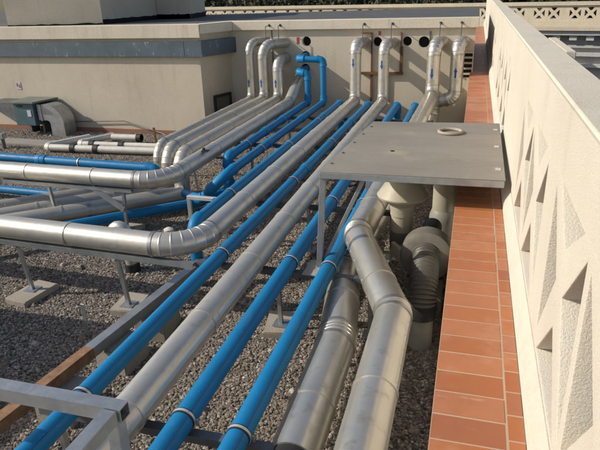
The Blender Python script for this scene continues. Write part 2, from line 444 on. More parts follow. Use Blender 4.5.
blue_pipe('middle of the three long blue pipes, running beside the foot of the grey platform leg', [(-1.25, 10.6, .1), (-1.25, 10.6, ZB), (-1.255, .9, ZB)], .060, .09, couplings=(8.0,), clamps=(3.91, 2.07, 5.34, 7.7))
blue_pipe('rightmost of the three long blue pipes, nearest the pair of thick silver pipes', [(-.93, 10.6, .1), (-.93, 10.6, ZB), (-.945, .9, ZB)], .058, .09, couplings=(8.0,), clamps=(3.88, 2.03, 5.33, 7.7))
blue_pipe('blue pipe crossing from the left edge to a rounded end before the silver drop bends', [(-10.5, 6.44, ZB), (-3.62, 6.11, ZB), (-3.62, 6.11, .44), (-5.2, 6.19, .44)], .055, [.09, .08], couplings=(-5.35, -6.6), clamps=(-4.75,))
blue_pipe('low blue pipe on the gravel at the left edge, behind the slanting silver pipes', [(-10.5, 6.55, .15), (-4.9, 6.22, .15)], .055, couplings=(-6.9,))
# silver pipes from the middle of the wall
t = silver_pipe('silver pipe from the sunlit wall, running forward to the big left bend nearest the camera', [(-1.97, 11.24, 1.68), (-2.04, 10.68, 1.68), (-2.04, 10.68, ZS), (-2.085, 3.905, ZS), (-10.5, 4.29, ZS)], .102, [.15, .15, .34], start=.85)
arrow_on(t, (-2.04, 10.68, 1.37), .1, False, AZ)
t = silver_pipe('straight silver pipe between the left and middle long blue pipes, rising on the wall', [(-1.42, 11.24, 1.67), (-1.53, 10.68, 1.67), (-1.53, 10.68, ZS), (-1.515, .9, ZS)], .096, [.15, .15], step=.88, start=.62)
arrow_on(t, (-1.53, 10.68, 1.34), .096, False, AZ)
t = silver_pipe('thick silver pipe that jogs sideways in front of the platform, close to the tiled ledge', [(-.55, 11.24, 1.67), (-.66, 10.66, 1.67), (-.66, 10.66, .80), (-.80, 4.34, .74), (-.36, 3.22, .70), (-.34, .7, .70)], .116, [.17, .2, .3, .22], step=.95, start=.75, mat='alu_warm')
arrow_on(t, (-.66, 10.66, 1.2), .116, False, R(-98), .066, .17)
t = silver_pipe('rightmost silver riser beside the louvre, bending sideways at its foot behind its neighbour', [(-.18, 11.24, 1.67), (-.27, 10.80, 1.67), (-.27, 10.80, .74), (-.64, 10.82, .68), (-.64, 10.82, .36), (-.655, 10.2, .36)], .116, [.17, .17, .14, .14], step=.7, start=.52, mat='alu_warm')
arrow_on(t, (-.27, 10.80, 1.2), .116, True, R(-96), .066, .17)
t = silver_pipe('thickest silver pipe lying low beside the jogged one, ending in a black cut end', [(-.653, 10.26, .36), (-.90, 4.35, .43), (-.712, 3.15, .50), (-.695, 2.07, .50)], .127, [.6, 1.0], step=.95, start=.6, mat='alu_warm')
bm = bmesh.new(); sweep(bm, [(-.696, 2.09, .50), (-.66, 1.0, .50)], .119); obj('foam_core', bm, M['black'], t)
# low diagonal silver run fed by the blue pipe
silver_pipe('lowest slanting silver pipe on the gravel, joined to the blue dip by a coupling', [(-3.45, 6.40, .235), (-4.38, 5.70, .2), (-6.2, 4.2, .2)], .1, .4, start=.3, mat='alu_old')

# ------------------------------------------------------------------ pipe supports
def support(label, y, x0, x1, zt, posts, h=.045, mat='galv_dark', y0=None):
    y0 = y if y0 is None else y0          # y0: left end when the rail runs slightly askew
    Y = lambda x: y0 + (y - y0) * (x - x0) / (x1 - x0)
    t = thing('pipe_support', label, 'pipe support', ((x0 + x1) / 2, Y((x0 + x1) / 2), 0), 'steel pipe supports')
    bm = bmesh.new()
    bar(bm, (x0, y0, zt - .004), (x1, y, zt - .004), .056, .008, 0)
    for o in (-.025, .025): bar(bm, (x0, y0 + o, zt - .008 - (h - .008) / 2), (x1, y + o, zt - .008 - (h - .008) / 2), .006, h - .008, 0)
    obj('rail', bm, M[mat], t)
    for x, dx in posts:
        yy = Y(x)
        bm = bmesh.new(); bar(bm, (x, yy, zt - .012), (x + dx, yy + .04, .07), .034, .034); p = obj('post', bm, M['galv'], t)
        bm = bmesh.new(); box(bm, x + dx - .06, x + dx + .06, yy - .02, yy + .1, .066, .074); obj('foot_plate', bm, M['galv'], p)
    return t
support('dark steel rail carrying the long blue pipes beside the foot of the platform leg', 3.90, -2.05, -.55, .586, [(-1.36, 0), (-.62, 0)])
support('light galvanised rail lying under the length of the front silver pipe at the left', 3.86, -6.4, -2.054, .586, [(-3.86, .02), (-2.80, .02), (-5.4, 0)], mat='galv', y0=4.06)
support('dark steel rail under the pipes at the bottom edge of the picture', 2.06, -2.1, -.62, .586, [(-2.02, 0), (-1.08, 0)])
support('steel rail crossing under the blue pipes below the platform', 5.36, -2.55, -.6, .586, [(-2.45, 0), (-1.5, 0), (-.65, 0)])
support('steel rail under the pipe bundle midway to the back wall', 7.7, -4.3, -.55, .586, [(-4.2, 0), (-3.0, 0), (-1.66, 0), (-.6, 0)])
support('steel rail under the pipe bundle close to the back wall', 9.6, -4.3, -.55, .586, [(-4.2, 0), (-3.0, 0), (-1.66, 0)])
t = support('steel support with a slanting flat brace under the middle left silver pipe', 5.49, -5.4, -3.6, .586, [(-3.72, -.05), (-4.75, 0)], mat='galv', y0=5.54)
bm = bmesh.new(); bar(bm, (-4.12, 5.49, .565), (-3.73, 5.47, .33), .012, .075); obj('brace', bm, M['galv'], t)
t = thing('pipe_bracket', 'bright steel bracket like an inverted L beside the blue pipe behind the front bend', 'bracket', (-2.86, 5.45, 0))
bm = bmesh.new(); bar(bm, (-2.88, 5.42, .56), (-2.36, 5.40, .56), .05, .04); obj('arm', bm, M['white_metal'], t)
bm = bmesh.new(); bar(bm, (-2.87, 5.43, .54), (-2.93, 5.55, .05), .045, .03); obj('post', bm, M['white_metal'], t)

def pad(label, x, y, lx, ly, h, rot=0, mat='concrete'):
    bm = bmesh.new(); box(bm, -lx / 2, lx / 2, -ly / 2, ly / 2, -.03, h, .008)
    for v in bm.verts: v.co += V((random.uniform(-.004, .004), random.uniform(-.004, .004), random.uniform(-.003, .003)))
    bmesh.ops.rotate(bm, verts=bm.verts, matrix=Matrix.Rotation(rot, 3, 'Z')); bmesh.ops.translate(bm, verts=bm.verts, vec=(x, y, 0))
    o = obj('concrete_block', bm, M[mat], None, 35, (x, y, 0)); tag(o, label, 'concrete block', 'concrete blocks under the supports'); return o
pad('concrete block under the post at the left, standing alone in open gravel', -3.83, 3.96, .26, .40, .066, R(-8))
pad('concrete block under the rail post just below the front silver bend', -2.80, 3.99, .24, .34, .066, R(4))
pad('concrete pad under the short post between the middle and right blue pipes', -1.37, 3.98, .26, .36, .06, R(10))
pad('concrete block beneath the grey end of the steel channel', -2.36, 3.70, .26, .34, .2, R(6))
pad('concrete block beneath the middle of the steel channel, behind the left blue pipe', -2.40, 3.22, .26, .30, .2, R(-4))
pad('concrete block at the brown rusty end of the steel channel', -2.46, 2.62, .26, .30, .2, R(3))
pad('concrete block under the post of the middle left silver pipe', -3.77, 5.58, .24, .30, .06)
# rusty / grey channel lying on the blocks
t = thing('steel_channel', 'long steel channel on blocks, grey far end and rusty brown near end', 'steel channel', (-2.45, 3.2, .2))
def chan(bm, p, q):
    p, q = V(p), V(q)
    bar(bm, p, q, .085, .012); bar(bm, p + V((.036, 0, -.04)), q + V((.036, 0, -.04)), .010, .075); bar(bm, p + V((-.036, 0, -.04)), q + V((-.036, 0, -.04)), .010, .075)
    return bm
obj('channel_grey', chan(bmesh.new(), (-2.30, 4.55, .30), (-2.475, 2.95, .30)), M['galv'], t)
o = obj('channel_rusty', chan(bmesh.new(), (-2.4745, 2.956, .3015), (-2.66, 1.3, .3015)), M['rust_pale'], t); o['label'] = 'rusty brown near length of the channel'
bm = bmesh.new(); bar(bm, (-2.89, 3.46, -.02), (-2.87, 3.45, .33), .035, .012); o = obj('steel_stub', bm, M['galv'], None, 35, (-2.89, 3.46, 0)); tag(o, 'short grey steel stub upright in the gravel left of the channel', 'steel stub')

# ------------------------------------------------------------------ walk platform by the ledge
t = thing('platform', 'flat grey sheet metal platform with steel legs spanning from the ledge over the pipes', 'platform', (-.35, 4.9, .58))
def pl(u, v):  # corners of the sheet: u across (0 left), v deep (0 near)
    a = V((-1.03, 3.965, 0)).lerp(V((.272, 3.985, 0)), u); b = V((-.91, 5.72, 0)).lerp(V((.285, 5.80, 0)), u); return a.lerp(b, v)
bm = bmesh.new(); prism(bm, [pl(0, 0)[:2], pl(1, 0)[:2], pl(1, 1)[:2], pl(0, 1)[:2]], 1.379, 1.385)
bmesh.ops.bevel(bm, geom=list(bm.edges), offset=.0015, segments=1, affect='EDGES')
obj('top_sheet', bm, M['sheet'], t)
bm = bmesh.new()
zf = 1.354
for a, b in ((pl(.005, .01), pl(.995, .01)), (pl(.005, .99), pl(.995, .99)), (pl(.016, .03), pl(.016, .97)), (pl(.984, .03), pl(.984, .97)), (pl(.5, .03), pl(.5, .97))):
    bar(bm, (a.x, a.y, zf), (b.x, b.y, zf), .04, .048)
obj('edge_frame', bm, M['galv'], t)
for nm, p, q, w in (('leg', (-1.0, 4.0, 1.33), (-1.04, 4.0, .59), .045), ('leg', (-.89, 5.66, 1.33), (-.95, 5.62, .59), .045), ('brace', (-.70, 4.03, 1.33), (-1.02, 4.03, .61), .03), ('brace', (-.62, 5.66, 1.33), (-.93, 5.64, .61), .03)):
    obj(nm, bar(bmesh.new(), p, q, w, w * .8), M['galv_mid'], t)
bm = bmesh.new(); box(bm, -1.14, -1.0, 3.84, 4.1, .588, .596); obj('base_plate', bm, M['concrete'], t)
for v in (.12, .3, .5, .68, .86):
    p = pl(.03, v); bm = bmesh.new(); lathe(bm, (p.x, p.y, 1.385), [(.012, 0), (.012, .006), (.006, .009), (0, .009)], 8); obj('bolt', bm, M['galv_dark'], t)
bm = bmesh.new(); lathe(bm, (-.575, 4.62, 1.385), [(.016, 0), (.016, .004), (.011, .004), (.011, .001), (0, .001)], 12); obj('drain_hole', bm, M['pit'], t)
for v in (.14, .5, .84):
    p = pl(.97, v); bm = bmesh.new(); box(bm, p.x - .025, p.x + .015, p.y - .03, p.y + .03, 1.385, 1.390, .002); obj('fixing_clip', bm, M['white_metal'], t)
bm = bmesh.new()
pr = []
for k in range(17):
    a = 2 * math.pi * k / 16; pr.append((.100 + .014 * math.cos(a), .0135 + .0135 * math.sin(a)))
lathe(bm, (-.15, 5.33, 1.386), pr, 40)
o = obj('metal_ring', bm, M['concrete'], None, 60, (-.15, 5.33, 1.386)); tag(o, 'pale round ring lying flat on the sheet metal platform', 'ring')

# ------------------------------------------------------------------ galvanised frame, front left corner
t = thing('tube_stand', 'galvanised square tube stand with an open tube end in the lower left corner', 'steel stand', (-1.2, 1.5, .6))
def tube_x(x0, x1, y0, y1, z0, z1, th=.004):
    bm = bmesh.new()
    box(bm, x0, x1, y0, y1, z1 - th, z1); box(bm, x0, x1, y0, y1, z0, z0 + th)
    box(bm, x0, x1, y0, y0 + th, z0 + th, z1 - th); box(bm, x0, x1, y1 - th, y1, z0 + th, z1 - th); return bm
o = obj('front_rail', tube_x(-3.2, -1.155, 1.475, 1.535, 1.14, 1.2), M['galv'], t)
obj('side_rail', bar(bmesh.new(), (-1.195, 1.472, 1.17), (-1.215, .5, 1.17), .06, .06), M['galv'], t)
obj('leg', bar(bmesh.new(), (-1.205, 1.505, 1.14), (-1.205, 1.505, 0), .055, .055), M['galv'], t)
obj('leg', bar(bmesh.new(), (-3.1, 1.505, 1.14), (-3.1, 1.505, 0), .055, .055), M['galv'], t)
obj('leg', bar(bmesh.new(), (-1.215, .55, 1.14), (-1.215, .55, 0), .055, .055), M['galv'], t)

# ------------------------------------------------------------------ tiled ledge and pierced parapet
ZL = 1.144
t = thing('tiled_ledge', 'long low curb topped with glossy terracotta tiles along the pierced parapet', 'tiled ledge', (.1, 5, 0))
obj('curb', B(-.025, .274, .2, 24, -.02, ZL - .02), M['parapet'], t)
obj('grout_bed', B(-.048, .276, .2, 24, ZL - .02, ZL - .0012), M['grout'], t)
bm = bmesh.new(); y = .3; p = .1375
while y < 23.9:
    dz = random.uniform(-.0008, .0008)
    for x0, x1, oy in ((-.048, .213, 0), (.218, .2765, .052)):
        q = bmesh.ops.create_cube(bm, size=1)['verts']
        for v in q: v.co = V((x0 + (v.co.x + .5) * (x1 - x0), y + oy + (v.co.y + .5) * (p - .0042), ZL - .013 + (v.co.z + .5) * .013 + dz))
        if y < 9:
            bmesh.ops.bevel(bm, geom=[e for e in {e for v in q for e in v.link_edges} if all(v.co.z > ZL - .006 for v in e.verts)], offset=.0025, segments=2, affect='EDGES')
    y += p
obj('tiles', bm, M['tile'], t)

t = thing('parapet', 'tall cream roof parapet pierced with cross shaped openings along the right side', 'parapet', (.4, 5, 0))
XI, XO = .314, .490
bm = bmesh.new(); pr_ = [(.278, -.02), (.50, -.02), (.50, 1.307), (.318, 1.307), (.278, 1.215)]
lo = [bm.verts.new((x, -.8, z)) for x, z in pr_]; hi = [bm.verts.new((x, 25.2, z)) for x, z in pr_]
bm.faces.new(lo); bm.faces.new(hi[::-1])
for i in range(5): bm.faces.new((lo[i], lo[(i + 1) % 5], hi[(i + 1) % 5], hi[i]))
bmesh.ops.bevel(bm, geom=[e for e in bm.edges if abs(e.verts[0].co.y - e.verts[1].co.y) > 1], offset=.012, segments=3, affect='EDGES'); obj('plinth', bm, M['parapet'], t)
holes = []; per = 4.68
for k in range(-1, 5):
    for c in (1.085, 1.79, 2.713, 3.40):
        c = c + k * per
        if c < -.5 or c > 24.6: continue
        j = lambda: random.uniform(-.006, .006)
        holes.append([(c - .23 + j(), 2.004), (c + j(), 1.85 + j()), (c + .23 + j(), 2.004)])
        holes.append([(c - .265 + j(), 1.32), (c + .265 + j(), 1.32), (c + j(), 1.58 + j())])
        holes.append([(c - .325, 1.39 + j()), (c - .075 + j(), 1.715 + j()), (c - .325, 1.965 + j())])
        holes.append([(c + .325, 1.39 + j()), (c + .325, 1.965 + j()), (c + .075 + j(), 1.715 + j())])
bm = pierced([(-.8, 1.304), (25.2, 1.304), (25.2, 2.02), (-.8, 2.02)], holes, XO - XI, lambda u, v, w: (XI + w, u, v), .007)
obj('lattice_screen', bm, M['parapet'], t, 25)
bm = bmesh.new(); box(bm, XI - .0015, XO + .004, -.8, 25.2, 2.018, 2.258)
bmesh.ops.bevel(bm, geom=[e for e in bm.edges if abs(e.verts[0].co.y - e.verts[1].co.y) > 1 and e.verts[0].co.z > 2.1], offset=.012, segments=3, affect='EDGES')
bmesh.ops.recalc_face_normals(bm, faces=bm.faces)
for f in bm.faces: f.material_index = 1 if f.normal.z > .6 else 0
o = obj('top_band', bm, M['parapet'], t); o.data.materials.append(M['parapet_top'])
bm = bmesh.new(); box(bm, XO + .0045, .548, 3.66, 4.62, 1.2, 2.256, .004); obj('pier_cap', bm, M['parapet_top'], t)

# ------------------------------------------------------------------ plant building behind
YW, YF = 11.2, 10.34
t = thing('plant_building', 'low cream stucco roof building behind the pipes with a painted coping and pipe holes', 'building', (-5, 12, 0))
bm = bmesh.new()
prism(bm, [(-18, YF), (-4.93, YF), (-4.62, YW + .13), (0, YW + .13), (0, 16.6), (-18, 13.0)], -.02, 1.93); obj('wall', bm, M['wall'], t)
hl = []
for x, z, r in ((-3.09, 1.70, .088), (-3.11, 1.44, .08), (-3.12, 1.20, .085), (-1.73, 1.685, .083), (-1.185, 1.69, .082), (-.885, 1.675, .098)):
    hl.append([(x + r * math.cos(2 * math.pi * k / 28), z + r * math.sin(2 * math.pi * k / 28)) for k in range(28)])
bm = pierced([(-4.66, -.02), (0, -.02), (0, 1.93), (-4.66, 1.93)], hl, .11, lambda u, v, w: (u, YW + w, v), 0)
obj('pierced_wall', bm, M['wall'], t, 25)
obj('wall_void', B(-4.2, -.2, YW + .112, YW + .126, .9, 1.85), M['pit'], t)
# coping: strips butted end to end
def strip(poly, z0, z1): return prism(bmesh.new(), poly, z0, z1)
for poly in ([(-18, YF - .07), (-4.86, YF - .07), (-5.02, YF + .22), (-18, YF + .22)], [(-4.858, YF - .068), (-4.56, YW - .07), (-4.75, YW + .2), (-5.018, YF + .218)], [(-4.558, YW - .07), (.05, YW - .07), (.05, YW + .2), (-4.748, YW + .2)]):
    bm = strip(poly, 1.915 if poly[0][1] > 11 or poly[0][0] > -5 else 1.845, 2.085)
    bmesh.ops.bevel(bm, geom=list(bm.edges), offset=.008, segments=2, affect='EDGES'); obj('coping', bm, M['coping'], t)
bm = strip([(-18, YF + .223), (-5.02, YF + .223), (-4.75, YW + .203), (.048, YW + .203), (.048, 16.7), (-18, 13.1)], 1.94, 2.068); obj('roof_membrane', bm, M['membrane'], t)
bm = B(-18, -4.935, YF - .025, YF - .001, -.01, .085, bev=.004); obj('base_course', bm, M['base_red'], t)
bm = B(-3.79, -3.765, YW - .006, YW - .001, .0, 1.91); obj('panel_joint', bm, M['galv_dark'], t)
bm = B(-.79, -.76, YW - .012, YW - .001, .5, 1.86); obj('panel_joint', bm, M['galv_dark'], t)
fr = thing('louvre', 'small dark louvre vent low on the wall right of the last silver riser', 'louvre', (-.1, YW, 1.3))
bm = bmesh.new()
box(bm, -.20, .0, YW - .03, YW - .002, 1.48, 1.51); box(bm, -.02, .0, YW - .03, YW - .002, 1.06, 1.48); box(bm, -.20, -.18, YW - .03, YW - .002, 1.06, 1.48); obj('frame', bm, M['coping'], fr)
obj('backing', B(-.18, -.02, YW - .006, YW - .002, 1.06, 1.48), M['pit'], fr)
for k in range(4):
    bm = bmesh.new(); bar(bm, (-.18, YW - .02, 1.12 + k * .095), (-.02, YW - .02, 1.12 + k * .095), .018, .035); obj('slat', bm, M['wall'], fr)
rb = thing('rusty_bracket', 'rusty steel bracket frame fixed to the sunlit wall between two silver risers', 'bracket', (-1.6, YW, 1.1))
obj('cross_bar', B(-2.02, -1.24, YW - .07, YW - .002, 1.10, 1.145, bev=.003), M['rust'], rb)
for x, z0, z1, w in ((-1.83, .6, 1.098, .035), (-1.83, 1.147, 1.85, .022), (-1.28, 1.147, 1.60, .05), (-1.52, .6, 1.098, .02), (-1.29, 1.61, 1.85, .02)):
    obj('upright', B(x - w / 2, x + w / 2, YW - .04, YW - .002, z0, z1, bev=.002), M['rust'], rb)
obj('top_bar', B(-2.02, -1.845, YW - .04, YW - .002, 1.83, 1.85, bev=.002), M['rust'], rb)
for i, (x, z) in enumerate(((-3.26, 1.71), (-1.69, 1.85))):
    bm = B(x - .022, x + .022, YW - .006, YW - .001, z - .05, z + (.06, .02)[i]); o = obj('red_tag', bm, M['red'], None, 35, (x, YW, z)); tag(o, ('red tag beside the dark hole above the blue hooks', 'tiny red tag above the dark hole between the two sunlit risers')[i], 'tag', 'red tags on the wall')
# hanger rods from the coping to the risers
HR = [((-3.80, 10.9), 1.78, 'leftmost'), ((-3.58, 11.0), 1.78, 'second'), ((-1.965, 10.95), 1.79, ''), ((-1.45, 10.95), 1.78, ''), ((-.60, 10.92), 1.79, ''), ((-.24, 10.98), 1.80, '')]
HL = ['thin rod holding the slimmest shaded silver riser to the coping', 'thin rod holding the middle shaded silver riser to the coping', 'thin rod from the coping to the silver riser at the left of the rusty bracket', 'thin rod from the coping to the silver riser at the right of the rusty bracket', 'thin rod from the coping to the left riser of the pair beside the louvre', 'thin rod from the coping to the riser next to the louvre']
for ((x, y), z, _), lb in zip(HR, HL):
    r = thing('hanger_rod', lb, 'rod', (x, y, z), 'hanger rods under the coping')
    bm = bmesh.new(); sweep(bm, [(x, y, z - .04), (x, y, 1.99), (x, YW - .055, 2.0)], .0085, 8); obj('rod', bm, M['galv_dark'], r)
    bm = bmesh.new(); lathe(bm, (x, YW - .066, 2.0), [(0, -.012), (.024, -.012), (.024, .006), (0, .006)], 10, V((0, 1, 0))); obj('fixing_nut', bm, M['black'], r)

# blue grey duct round the building corner
t = thing('sheet_duct', 'blue grey painted sheet metal duct under the coping, wrapping the building corner', 'duct', (-6, 10.2, 1.6))
bm = bmesh.new(); box(bm, -18, -5.2, YF - .075, YF - .003, 1.51, 1.785, .006); obj('long_section', bm, M['duct'], t)
bm = bmesh.new(); prism(bm, [(-5.198, YF - .079), (-4.84, YF - .079), (-4.53, YW + .0), (-4.66, YW - .002), (-4.935, YF - .003), (-5.198, YF - .003)], 1.506, 1.789)
bmesh.ops.bevel(bm, geom=list(bm.edges), offset=.006, segments=2, affect='EDGES'); obj('corner_section', bm, M['duct'], t)

# penthouse on the roof
t = thing('penthouse', 'cream stucco block standing on the building roof behind the duct', 'penthouse', (-8, 12.3, 2.07))
bm = bmesh.new(); prism(bm, [(-9.35, 10.62), (-7.42, 11.12), (-7.2, 13.0), (-9.35, 13.0)], 2.05, 4.0); obj('front_block', bm, M['wall'], t)
bm = bmesh.new(); prism(bm, [(-9.3, 13.02), (-6.35, 13.02), (-6.6, 14.4), (-9.3, 14.4)], 2.05, 3.6); obj('rear_block', bm, M['wall'], t)
bm = bmesh.new()
def wob(pts, z0, z1, th=.012):
    for p, q in zip(pts, pts[1:]):
        p, q = V((*p, 0)), V((*q, 0)); n = 14; d = (q - p).normalized(); o_ = V((d.y, -d.x, 0)) * th
        prev = None
        for k in range(n + 1):
            c = p.lerp(q, k / n) + o_; h = z1 + random.uniform(-.008, .012)
            cur = (bm.verts.new((c.x, c.y, z0)), bm.verts.new((c.x, c.y, h)))
            if prev: bm.faces.new((prev[0], cur[0], cur[1], prev[1]))
            prev = cur
wob([(-9.35, 10.62), (-7.42, 11.12)], 2.06, 2.10); wob([(-7.42, 11.12), (-7.2, 13.02)], 2.06, 2.16); wob([(-7.2, 13.02), (-6.35, 13.02), (-6.6, 14.4)], 2.06, 2.17)
bmesh.ops.solidify(bm, geom=bm.faces[:], thickness=.01)
obj('flashing', bm, M['flash'], t)

# ventilation unit, duct elbow, conduit, sign, frame
t = thing('ventilation_unit', 'teal metal ventilation box with an overhanging lid standing against the facade', 'ventilation unit', (-8.63, 10, 0))
bm = bmesh.new(); prism(bm, [(-8.87, 9.76), (-8.40, 9.76), (-8.36, 10.30), (-8.87, 10.30)], .215, .66)
bmesh.ops.bevel(bm, geom=list(bm.edges), offset=.008, segments=2, affect='EDGES'); obj('casing', bm, M['teal'], t)
bm = bmesh.new(); prism(bm, [(-8.93, 9.70), (-8.34, 9.70), (-8.20, 10.32), (-8.93, 10.32)], .665, .70)
bmesh.ops.bevel(bm, geom=list(bm.edges), offset=.006, segments=2, affect='EDGES'); obj('lid', bm, M['teal_lid'], t)
bm = bmesh.new(); vs = [(-8.872, .655), (-8.872, .24), (-9.55, .63), (-9.55, .655)]; lo = [bm.verts.new((x, 9.80, z)) for x, z in vs]; hi = [bm.verts.new((x, 10.3, z)) for x, z in vs]
bm.faces.new(lo); bm.faces.new(hi[::-1])
for i in range(4): bm.faces.new((lo[i], lo[(i + 1) % 4], hi[(i + 1) % 4], hi[i]))
obj('intake_hood', bm, M['galv_dark'], t)
obj('sticker', B(-8.555, -8.465, 9.752, 9.757, .40, .53), M['sticker'], t)
obj('handle', B(-8.78, -8.66, 9.742, 9.757, .595, .625, bev=.004), M['black'], t)
for x in (-8.8, -8.47):
    obj('foot', B(x - .025, x + .025, 10.05, 10.30, 0.0, .213), M['galv_dark'], t)
t = thing('duct_elbow', 'grey sheet metal duct elbow curving from the ventilation box down to the gravel', 'duct', (-8.0, 9.95, 0))
bm = bmesh.new(); rings = []
for k in range(11):
    a = R(90) * k / 10; cx, cz = -8.17, .25
    rings.append([bm.verts.new((cx + rr * math.sin(a), yy, cz + rr * math.cos(a))) for rr, yy in ((.07, 9.82), (.385, 9.82), (.385, 10.18), (.07, 10.18))])
rings.insert(0, [bm.verts.new((-8.358, v.co.y, v.co.z)) for v in rings[0]])
rings.append([bm.verts.new((v.co.x, v.co.y, -.02)) for v in rings[-1]])
for a, b in zip(rings, rings[1:]):
    for k in range(4): bm.faces.new((a[k], a[(k + 1) % 4], b[(k + 1) % 4], b[k]))
bm.faces.new(rings[0]); bm.faces.new(rings[-1]); obj('elbow', bm, M['galv'], t)
bm = bmesh.new(); box(bm, -8.30, -8.26, 9.805, 10.195, .305, .635, .003); obj('flange', bm, M['galv'], t)
bm = bmesh.new(); sweep(bm, [(-8.0, YF - .04, .2), (-6.76, YF - .04, .25), (-6.72, YF - .04, .25), (-5.84, YF - .05, .02), (-5.78, YF - .1, .0)], .010, 8)
o = obj('conduit', bm, M['galv_dark'], None, 40, (-6.8, YF, .2)); tag(o, 'thin grey conduit running along the facade and bending down at the right', 'conduit')
t = thing('wall_sign', 'tiny white notice with red print on the facade above the ventilation box', 'sign', (-9.14, YF, .91))
obj('sign_plate', B(-9.20, -9.085, YF - .008, YF - .001, .84, .99), M['sticker'], t)
obj('red_print', B(-9.185, -9.15, YF - .010, YF - .0085, .90, .97), M['red'], t); obj('red_print', B(-9.13, -9.10, YF - .010, YF - .0085, .87, .94), M['red'], t)
t = thing('air_grille', 'black square air grille leaning on the shaded side wall behind the silver pipes', 'grille', (-4.72, 10.85, .5))
def sp(y, z, o=.0): return V((-4.93 + (y - YF) * (.31 / .86) + .012 + o, y, z))
for a, b in (((10.62, .34), (10.62, .72)), ((11.04, .34), (11.04, .72)), ((10.6, .72), (11.06, .72)), ((10.6, .34), (11.06, .34))):
    bm = bmesh.new(); bar(bm, sp(*a), sp(*b), .04, .05); obj('frame_bar', bm, M['black'], t)
bm = bmesh.new(); vs = [bm.verts.new(sp(y, z, -.006)) for y, z in ((10.62, .34), (11.04, .34), (11.04, .72), (10.62, .72))]; bm.faces.new(vs)
bmesh.ops.solidify(bm, geom=bm.faces[:], thickness=.004); obj('mesh_panel', bm, M['screed'], t)

# ------------------------------------------------------------------ small things on the gravel, left
def small_pipe(label, pts, r, joints, cap=None):
    t = thing('condensate_pipe', label, 'small pipe', pts[0], 'small pale pipes by the facade')
    for pc in fillet(pts, .1):
        obj('elbow' if pc[0] == 'e' else 'straight_section', sweep(bmesh.new(), pc[1] if pc[0] == 'e' else [pc[1], pc[2]], r * (1.1 if pc[0] == 'e' else 1), 18), M['pvc_white'], t)
    for p, d in joints: ring_part('rubber_joint', p, V(d), r, .09, .018, M['black'], t)
    return t
M['pvc_white'] = mat_plain('pale plastic pipe', (.62, .60, .54), (.50, .48, .42), .4, 9)
small_pipe('nearest small pale pipe by the facade with two black joints', [(-7.0, 9.5, .1), (-7.42, 8.66, .1), (-3.9, 8.80, .1)], .06, [((-6.78, 8.69, .1), (1, .04, 0)), ((-6.32, 8.71, .1), (1, .04, 0))])
small_pipe('middle small pale pipe by the facade, half hidden behind the nearest one', [(-6.6, 9.7, .1), (-6.95, 8.98, .1), (-4.2, 9.1, .1)], .055, [((-6.0, 9.02, .1), (1, .04, 0)), ((-6.6, 9.0, .1), (1, .04, 0))])
small_pipe('short small pale pipe with a black open end at the back of the group', [(-6.5, 9.5, .12), (-5.95, 9.52, .12)], .06, [((-5.93, 9.52, .12), (1, .04, 0))])
t = thing('valve_post', 'small grey valve post with a white cap at the left edge behind the blue pipe', 'valve', (-8.35, 8.75, 0))
obj('stem', sweep(bmesh.new(), [(-8.35, 8.75, -.02), (-8.35, 8.75, .2)], .035, 14), M['galv_dark'], t)
bm = bmesh.new(); box(bm, -8.42, -8.28, 8.69, 8.81, .2, .30, .01); obj('valve_body', bm, M['galv'], t)
bm = bmesh.new(); sweep(bm, [(-8.75, 8.75, .30), (-8.40, 8.75, .29)], .035, 12); obj('cap', bm, M['pvc_white'], t)
t = thing('gooseneck_vent', 'silver gooseneck vent pipe standing on the gravel behind the front silver pipe', 'vent pipe', (-3.2, 4.66, 0))
P = [(-3.18, 4.66, .02), (-3.18, 4.66, .36)] + [(-3.18 - .09 + .09 * math.cos(a), 4.66, .36 + .12 * math.sin(a)) for a in (R(18 * k) for k in range(1, 11))] + [(-3.36, 4.66, .26)]
obj('bent_tube', sweep(bmesh.new(), P, .062, 22), M['alu'], t); ring_part('rubber_collar', (-3.18, 4.66, .05), V((0, 0, 1)), .06, .09, .018, M['black'], t)
t = thing('stub_vent', 'small grey capped vent stub behind the front silver bend', 'vent', (-3.2, 5.5, 0))
obj('stub', sweep(bmesh.new(), [(-3.12, 5.35, -.02), (-3.12, 5.35, .16)], .04, 16), M['grey_pvc'], t)
bm = bmesh.new(); lathe(bm, (-3.12, 5.35, .16), [(.055, 0), (.055, .03), (.02, .05), (0, .05)], 18); obj('cap', bm, M['pvc_white'], t)
bm = bmesh.new(); bar(bm, (-3.62, 7.15, -.02), (-3.64, 7.13, .3), .03, .012); o = obj('steel_stub', bm, M['white_metal'], None, 35, (-3.62, 7.15, 0)); tag(o, 'bright flat steel stub upright between the knob ended blue pipe and the sweeping silver bend', 'steel stub')
bm = bmesh.new(); bar(bm, (-5.60, 9.55, -.02), (-5.62, 9.55, .32), .05, .012); o = obj('steel_stub', bm, M['rust'], None, 35, (-5.6, 9.55, 0)); tag(o, 'brown upright stub by the foot of the facade, left of the silver drop bends', 'steel stub')
bm = bmesh.new(); box(bm, -3.16, -3.08, 6.42, 6.50, .786, .80); box(bm, -3.15, -3.13, 6.44, 6.48, .80, .83); o = obj('pipe_clip', bm, M['black'], None, 35, (-3.12, 6.46, .79)); tag(o, 'small black clip left on top of the silver pipe by its wide bend', 'clip')

